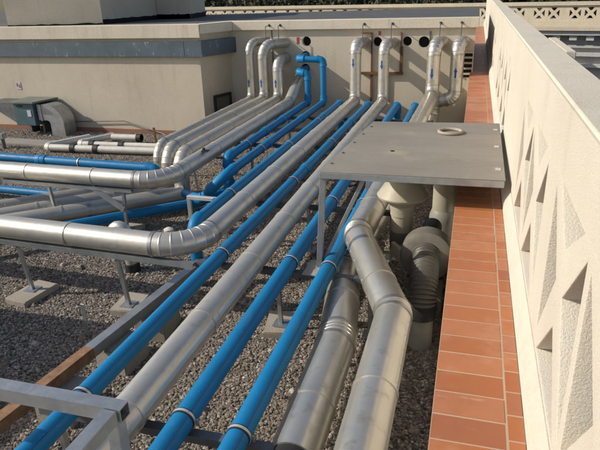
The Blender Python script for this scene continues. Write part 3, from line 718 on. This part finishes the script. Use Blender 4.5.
t = thing('added_shadow_box', 'added box on legs out of view at the left, shading the gravel', 'shadow caster', (-6, 2.4, 0))  # added out of view, only to cast shadow on the lower left gravel
obj('casing', B(-7.2, -4.75, 1.35, 2.95, .25, 1.35, bev=.015), M['galv'], t); obj('lid', B(-7.25, -4.70, 1.30, 3.0, 1.352, 1.39, bev=.01), M['galv_dark'], t)
for x in (-7.0, -4.95):
    for y in (1.55, 2.75): obj('leg', B(x - .04, x + .04, y - .04, y + .04, -.02, .248), M['galv_dark'], t)
for k in range(3): obj('side_panel', B(-4.748, -4.738, 1.42 + k * .52, 1.90 + k * .52, .32, 1.28, bev=.002), M['galv'], t)

# ------------------------------------------------------------------ fan and vents by the ledge
t = thing('mushroom_vent', 'cream mushroom shaped vent cowl on a plastic pipe under the front of the platform', 'vent', (-.5, 4.8, 0))
bm = bmesh.new(); lathe(bm, (-.5, 4.82, 0), [(.10, .80), (.105, .86), (.13, .885), (.215, .94), (.22, .955), (.205, .975), (.13, 1.09), (.12, 1.10), (.115, 1.16), (0, 1.17)], 44); obj('cowl', bm, M['pvc'], t)
bm = bmesh.new(); sweep(bm, [(-.5, 4.82, .44), (-.5, 4.82, .86)], .092, 32); obj('pipe', bm, M['pvc'], t)
ring_part('collar', (-.5, 4.82, .80), V((0, 0, 1)), .092, .06, .008, M['pvc'], t); ring_part('collar', (-.5, 4.82, .60), V((0, 0, 1)), .092, .03, .005, M['pvc'], t)
t = thing('vent_column', 'grey plastic vent column with a wider base against the tiled curb', 'vent pipe', (-.16, 5.35, 0))
obj('shaft', sweep(bmesh.new(), [(-.165, 5.35, .5), (-.165, 5.35, 1.2)], .105, 36), M['pvc'], t)
bm = bmesh.new(); lathe(bm, (-.165, 5.35, 0), [(.13, -.02), (.13, .55), (.125, .60), (.11, .64), (.10, .66)], 36); obj('base', bm, M['grey_pvc'], t)
t = thing('fan_unit', 'grey round scroll fan casing between the vent cowl and the tiled curb', 'fan', (-.3, 4.5, 0))
bm = bmesh.new(); lathe(bm, (-.25, 4.52, .55), [(0, .12), (.16, .12), (.205, .10), (.215, .07), (.215, -.07), (.205, -.10), (.17, -.115), (.12, -.12), (.12, -.14), (.105, -.14), (.105, -.06), (0, -.06)], 48, V((0, 1, -.12)))
obj('scroll', bm, M['fan'], t)
bm = bmesh.new(); P = []
for pc in fillet([(-.5, 4.82, .62), (-.5, 4.82, .44), (-.28, 4.54, .40)], .12): P += [pc[1], pc[2]] if pc[0] == 's' else pc[1]
P = [p for i, p in enumerate(P) if i == 0 or (p - P[i - 1]).length > 1e-4]
sweep(bm, P, .104, 32); obj('outlet_elbow', bm, M['fan'], t)
bm = bmesh.new(); bar(bm, (-.42, 4.43, .53), (-.545, 4.58, .545), .035, .13, .006); obj('outlet_flange', bm, M['pvc'], t)
bm = bmesh.new(); box(bm, -.4, -.1, 4.42, 4.62, -.02, .36, .01); obj('pedestal', bm, M['fan'], t)
bm = bmesh.new(); lathe(bm, (-.24, 4.86, .62), [(0, .11), (.075, .11), (.085, .09), (.085, -.1), (0, -.1)], 28, V((0, 1, 0))); obj('motor', bm, M['black'], t)
t = thing('flexible_hose', 'black corrugated flexible hose arching from the fan into a plastic drain pipe', 'hose', (-.24, 4.1, .3))
ctrl = [V((-.245, 4.42, .58)), V((-.243, 4.22, .59)), V((-.24, 4.08, .54)), V((-.238, 3.99, .45)), V((-.236, 3.985, .36))]
def bez(ps, u):
    while len(ps) > 1: ps = [a.lerp(b, u) for a, b in zip(ps, ps[1:])]
    return ps[0]
n = 150; P = [bez(ctrl, k / n) for k in range(n + 1)]; rr = [.106 + .007 * math.sin(2 * math.pi * 17 * k / n) for k in range(n + 1)]
obj('corrugated_tube', sweep(bmesh.new(), P, rr, 36), M['hose'], t, 60)
bm = bmesh.new(); lathe(bm, (-.236, 3.985, .27), [(.085, 0), (.112, 0), (.118, .08), (.112, .12), (.09, .12)], 32); obj('hose_cuff', bm, M['black'], t)
bm = bmesh.new(); sweep(bm, [(-.236, 3.985, -.03), (-.236, 3.985, .29)], .092, 32)
o = obj('drain_pipe', bm, M['grey_pvc'], None, 35, (-.236, 3.985, 0)); tag(o, 'upright grey plastic drain pipe under the end of the corrugated hose', 'drain pipe')

# ------------------------------------------------------------------ far balustrade, wing, trees, ground
def far_wall():
    t = thing('balustrade', 'far cream balustrade with rows of cross shaped openings closing the roof terrace', 'balustrade', (0, 26, 1))
    A = V((-19.5, 33.2, 0)); Bv = V((17, 23.2, 0)); d = (Bv - A); L = d.length; d.normalize(); nrm = V((-d.y, d.x, 0))
    def fn(u, v, w): return A + d * u + nrm * w + V((0, 0, v))
    hs = []; per = 1.36; k = 0
    while 1.0 + k * per < L - 1:
        for c in (1.0 + k * per, 1.56 + k * per):
            hs.append([(c - .13, 1.65), (c - .03, 1.53), (c + .03, 1.53), (c + .13, 1.65)]); hs.append([(c - .13, 1.22), (c + .13, 1.22), (c + .03, 1.34), (c - .03, 1.34)])
            hs.append([(c - .21, 1.30), (c - .10, 1.42), (c - .10, 1.45), (c - .21, 1.57)]); hs.append([(c + .21, 1.30), (c + .21, 1.57), (c + .10, 1.45), (c + .10, 1.42)])
        k += 1
    bm = pierced([(0, 1.1), (L, 1.1), (L, 1.72), (0, 1.72)], hs, .14, lambda u, v, w: fn(u, v, w), 0); obj('lattice_screen', bm, M['bal'], t, 25)
    def slab(nm, w0, w1, z0, z1, m, u0=0, u1=L):
        bm = bmesh.new(); vs = [fn(u, 0, w) for u, w in ((u0, w0), (u1, w0), (u1, w1), (u0, w1))]
        prism(bm, [(p.x, p.y) for p in vs], z0, z1); return obj(nm, bm, M[m], t)
    slab('cap', -.08, .22, 1.722, 1.86, 'bal'); slab('base_ledge', -.22, .3, .93, 1.098, 'bal')
    return t, A, d, nrm, L, slab, fn
t, A, d, nrm, L, slab, fn = far_wall()
w = thing('wing_building', 'grey shaded building wing with moulded cornices below the far balustrade', 'building', (8, 26, -4))
def wslab(nm, w0, w1, z0, z1, m, u0=15.0, u1=L):
    bm = bmesh.new(); vs = [fn(u, 0, ww) for u, ww in ((u0, w0), (u1, w0), (u1, w1), (u0, w1))]
    prism(bm, [(p.x, p.y) for p in vs], z0, z1); return obj(nm, bm, M[m], w)
wslab('wall', 0, 6, -13, .928, 'grey_stone'); wslab('cornice', -.62, -.003, .80, .927, 'bal'); wslab('cornice_bed', -.5, -.003, .62, .797, 'grey_stone'); wslab('moulding', -.2, -.003, .12, .22, 'grey_stone')
wslab('string_course', -.28, -.003, -.20, -.06, 'grey_stone'); wslab('string_course', -.34, -.003, -.62, -.50, 'grey_stone'); wslab('moulding', -.16, -.003, -1.3, -1.2, 'grey_stone')
u = 15.4
while u < L - .4:
    wslab('dentil', -.4, -.205, -.0 + .42, .616, 'grey_stone', u, u + .28); u += .62
wslab('window_recess', -.03, -.003, -2.6, -.95, 'pit', 22.5, 23.4); wslab('window_recess', -.03, -.003, -2.6, -.95, 'pit', 25.5, 26.4)

def crown_mesh(seed, n, rx, rz):
    rnd = random.Random(seed); bm = bmesh.new()
    lobes = [(V((rnd.uniform(-.6, .6) * rx, rnd.uniform(-.6, .6) * rx, rnd.uniform(-.5, .6) * rz)), rnd.uniform(.35, .6)) for _ in range(11)]
    for _ in range(n):
        c, s_ = rnd.choice(lobes)
        v = V((rnd.gauss(0, 1), rnd.gauss(0, 1), rnd.gauss(0, 1))).normalized() * (rnd.random() ** .45)
        p = c + V((v.x * rx * s_, v.y * rx * s_, v.z * rz * s_))
        q = Quaternion(V((rnd.gauss(0, 1), rnd.gauss(0, 1), rnd.gauss(0, 1))).normalized(), rnd.uniform(0, 6.3)); k = rnd.uniform(.09, .2)
        bm.faces.new([bm.verts.new(p + q @ V((a * k, b * k * .6, .02 * a * b))) for a, b in ((-1, 0), (0, -1), (1, 0), (0, 1))])
    me = bpy.data.meshes.new('crown'); bm.to_mesh(me); bm.free(); me.materials.append(M['leaf']); return me
crowns = [crown_mesh(s_, 9000, 3.6, 2.6) for s_ in (1, 2, 3)]
TL = ['leafy tree behind the far balustrade, leftmost above the roof edge', 'leafy tree second from the left behind the far balustrade', 'leafy tree third from the left behind the far balustrade', 'leafy tree in the middle of the row behind the far balustrade', 'leafy tree behind the balustrade right of the middle', 'leafy tree behind the balustrade near the parapet corner', 'leafy tree behind the far balustrade just right of the parapet', 'rightmost leafy tree behind the far balustrade']
for i, (x, y, z) in enumerate(((-24, 42, .6), (-19.0, 43, .9), (-14.0, 41.5, .5), (-9.4, 41, .9), (-4.8, 40, .6), (-.2, 38, .5), (4.4, 37, .4), (9.6, 36, .1))):
    tr = thing('tree', TL[i], 'tree', (x, y, -12), 'trees behind the far balustrade')
    bm = bmesh.new(); sweep(bm, [(x, y, -12.1), (x + .1, y, -6), (x - .1, y + .1, -2), (x, y, z)], [.34, .26, .18, .06], 12)
    for k in range(5):
        a = k * 1.3 + i; sweep(bm, [(x, y, -3.2 + .4 * k), (x + 1.1 * math.cos(a), y + 1.1 * math.sin(a), -1.8 + .4 * k), (x + 2.3 * math.cos(a), y + 2.3 * math.sin(a), -.9 + .4 * k)], [.12, .08, .03], 8)
    obj('trunk', bm, M['bark'], tr)
    c = bpy.data.objects.new('crown', crowns[i % 3]); COL.objects.link(c); c.parent = tr; c.location = (0, 0, 12 + z); c.rotation_euler = (0, 0, i * 1.7); c.scale = (1, 1, 1 + .06 * (i % 3))

bm = bmesh.new(); vs = [bm.verts.new(p) for p in ((-600, -600, -13), (600, -600, -13), (600, 900, -13), (-600, 900, -13))]; bm.faces.new(vs); tag(obj('ground', bm, M['street'], None, 0), kind='structure')
# the roof deck: gravel bed, its loose stones, a screed strip
bm = bmesh.new(); box(bm, -18, -.026, -3, 11.31, -1.0, 0); tag(obj('gravel_bed', bm, M['gravel'], None, 0), kind='structure')
bm = bmesh.new(); box(bm, -18, .48, -3, 24.5, -12.9, -1.02); tag(obj('roof_deck', bm, M['screed'], None, 0), kind='structure')
bm = bmesh.new(); prism(bm, [(-12, 9.28), (-6.25, 8.90), (-6.25, 9.30), (-12, 9.62)], -.01, .032); tag(obj('screed_path', bm, M['screed'], None, 0), kind='structure')

def gravel():
    bm = bmesh.new()
    def quad(ps): bm.faces.new([bm.verts.new((*p, .004)) for p in ps])
    quad([(-.03, 1.2), (-.03, 11.2), (-4.5, 11.2), (-4.5, 1.2)]); quad([(-4.5, 2.4), (-4.5, 9.0), (-6.2, 8.9), (-6.6, 4.0)])
    quad([(-4.5, 9.0), (-4.5, 11.2), (-4.95, 10.3), (-6.2, 10.3), (-6.2, 8.9)])
    quad([(-6.2, 9.32), (-6.2, 10.3), (-10.5, 10.3), (-10.5, 9.58)]); quad([(-6.6, 4.0), (-6.2, 8.86), (-10.5, 9.2), (-10.5, 7.0)])
    me = bpy.data.meshes.new('gravel_stones'); bmesh.ops.recalc_face_normals(bm, faces=bm.faces)
    for f in bm.faces:
        if f.normal.z < 0: f.normal_flip()
    bm.to_mesh(me); bm.free()
    o = bpy.data.objects.new('gravel_stones', me); COL.objects.link(o); me.materials.append(M['pebble']); tag(o, kind='stuff')
    ng = bpy.data.node_groups.new('scatter stones', 'GeometryNodeTree')
    ng.interface.new_socket('Geometry', in_out='INPUT', socket_type='NodeSocketGeometry'); ng.interface.new_socket('Geometry', in_out='OUTPUT', socket_type='NodeSocketGeometry')
    N = ng.nodes.new; K = ng.links.new
    gi = N('NodeGroupInput'); go = N('NodeGroupOutput')
    dist = N('GeometryNodeDistributePointsOnFaces'); dist.inputs['Density'].default_value = 5200; K(gi.outputs[0], dist.inputs['Mesh'])
    join = N('GeometryNodeJoinGeometry')
    for k in range(5):
        ico = N('GeometryNodeMeshIcoSphere'); ico.inputs['Radius'].default_value = 1; ico.inputs['Subdivisions'].default_value = 2
        pos = N('GeometryNodeInputPosition'); add = N('ShaderNodeVectorMath'); add.operation = 'ADD'; add.inputs[1].default_value = (k * 7.3, k * 3.1, k)
        K(pos.outputs[0], add.inputs[0]); nz = N('ShaderNodeTexNoise'); nz.inputs['Scale'].default_value = .9; nz.inputs['Detail'].default_value = 2; K(add.outputs[0], nz.inputs['Vector'])
        sub = N('ShaderNodeVectorMath'); sub.operation = 'SUBTRACT'; sub.inputs[1].default_value = (.5, .5, .5); K(nz.outputs['Color'], sub.inputs[0])
        sc = N('ShaderNodeVectorMath'); sc.operation = 'SCALE'; sc.inputs['Scale'].default_value = 2.0; K(sub.outputs[0], sc.inputs[0])
        st = N('GeometryNodeSetPosition'); K(ico.outputs['Mesh'], st.inputs['Geometry']); K(sc.outputs[0], st.inputs['Offset'])
        sm = N('GeometryNodeSetMaterial'); sm.inputs['Material'].default_value = M['pebble']; K(st.outputs[0], sm.inputs['Geometry'])
        g2i = N('GeometryNodeGeometryToInstance'); K(sm.outputs[0], g2i.inputs[0]); K(g2i.outputs[0], join.inputs[0])
    iop = N('GeometryNodeInstanceOnPoints'); iop.inputs['Pick Instance'].default_value = True
    K(dist.outputs['Points'], iop.inputs['Points']); K(join.outputs[0], iop.inputs['Instance'])
    rr = N('FunctionNodeRandomValue'); rr.data_type = 'FLOAT_VECTOR'; rr.inputs[0].default_value = (-.5, -.5, 0); rr.inputs[1].default_value = (.5, .5, 6.28)
    K(rr.outputs[0], iop.inputs['Rotation'])
    rs = N('FunctionNodeRandomValue'); rs.data_type = 'FLOAT'; rs.inputs[2].default_value = .0045; rs.inputs[3].default_value = .0128; rs.inputs['Seed'].default_value = 3
    fl = N('ShaderNodeCombineXYZ'); mz = N('ShaderNodeMath'); mz.operation = 'MULTIPLY'; mz.inputs[1].default_value = .7
    K(rs.outputs[1], fl.inputs[0]); K(rs.outputs[1], mz.inputs[0]); K(mz.outputs[0], fl.inputs[2])
    mx = N('ShaderNodeMath'); mx.operation = 'MULTIPLY'; mx.inputs[1].default_value = 1.35; K(rs.outputs[1], mx.inputs[0]); K(mx.outputs[0], fl.inputs[1])
    K(fl.outputs[0], iop.inputs['Scale'])
    d2 = N('GeometryNodeDistributePointsOnFaces'); d2.inputs['Density'].default_value = 9; d2.inputs['Seed'].default_value = 5; K(gi.outputs[0], d2.inputs['Mesh'])
    i2 = N('GeometryNodeInstanceOnPoints'); i2.inputs['Pick Instance'].default_value = True; K(d2.outputs['Points'], i2.inputs['Points']); K(join.outputs[0], i2.inputs['Instance']); K(rr.outputs[0], i2.inputs['Rotation'])
    r2 = N('FunctionNodeRandomValue'); r2.data_type = 'FLOAT'; r2.inputs[2].default_value = .02; r2.inputs[3].default_value = .036; r2.inputs['Seed'].default_value = 9
    K(r2.outputs[1], i2.inputs['Scale']); j2 = N('GeometryNodeJoinGeometry'); K(iop.outputs[0], j2.inputs[0]); K(i2.outputs[0], j2.inputs[0])
    K(j2.outputs[0], go.inputs[0])
    md = o.modifiers.new('scatter', 'NODES'); md.node_group = ng
gravel()

# ------------------------------------------------------------------ light
dv = V((1.5, .5, -1.0)).normalized()
sun = bpy.data.lights.new('sun', 'SUN'); sun.energy = 4.4; sun.angle = R(.5); sun.color = (1, .93, .83)
so = bpy.data.objects.new('sun', sun); COL.objects.link(so); so.rotation_euler = dv.to_track_quat('-Z', 'Y').to_euler(); so.location = (-8, -2, 12)
wd = bpy.data.worlds.new('World'); S.world = wd; wd.use_nodes = True; nt = wd.node_tree
sky = nt.nodes.new('ShaderNodeTexSky'); sky.sky_type = 'NISHITA'; sky.sun_disc = False
sky.sun_elevation = math.asin(-dv.z); sky.sun_rotation = math.atan2(-dv.x, -dv.y) % (2 * math.pi); sky.dust_density = 2.0; sky.air_density = 1.0
nt.links.new(sky.outputs[0], nt.nodes['Background'].inputs[0]); nt.nodes['Background'].inputs[1].default_value = .125

# ------------------------------------------------------------------ camera
pi_, ya, ro = R(21.996), R(-16.566), R(-1.781)
f = V((math.sin(ya) * math.cos(pi_), math.cos(ya) * math.cos(pi_), -math.sin(pi_)))
rt = V((math.cos(ya), -math.sin(ya), 0)); up = rt.cross(f)
X = rt * math.cos(ro) + up * math.sin(ro); Y = -rt * math.sin(ro) + up * math.cos(ro); Z = -f
cam = bpy.data.cameras.new('camera'); co = bpy.data.objects.new('camera', cam); COL.objects.link(co)
co.matrix_world = Matrix(((X.x, Y.x, Z.x, 0), (X.y, Y.y, Z.y, 0), (X.z, Y.z, Z.z, 2.62), (0, 0, 0, 1)))
cam.sensor_width = 36; cam.lens = 36 * 582.8 / 600; cam.clip_start = .05; cam.clip_end = 2000
S.camera = co
S.render.engine = 'CYCLES'
S.view_settings.view_transform = 'Standard'; S.view_settings.look = 'None'; S.view_settings.exposure = 0; S.view_settings.gamma = 1; S.view_settings.use_curve_mapping = False
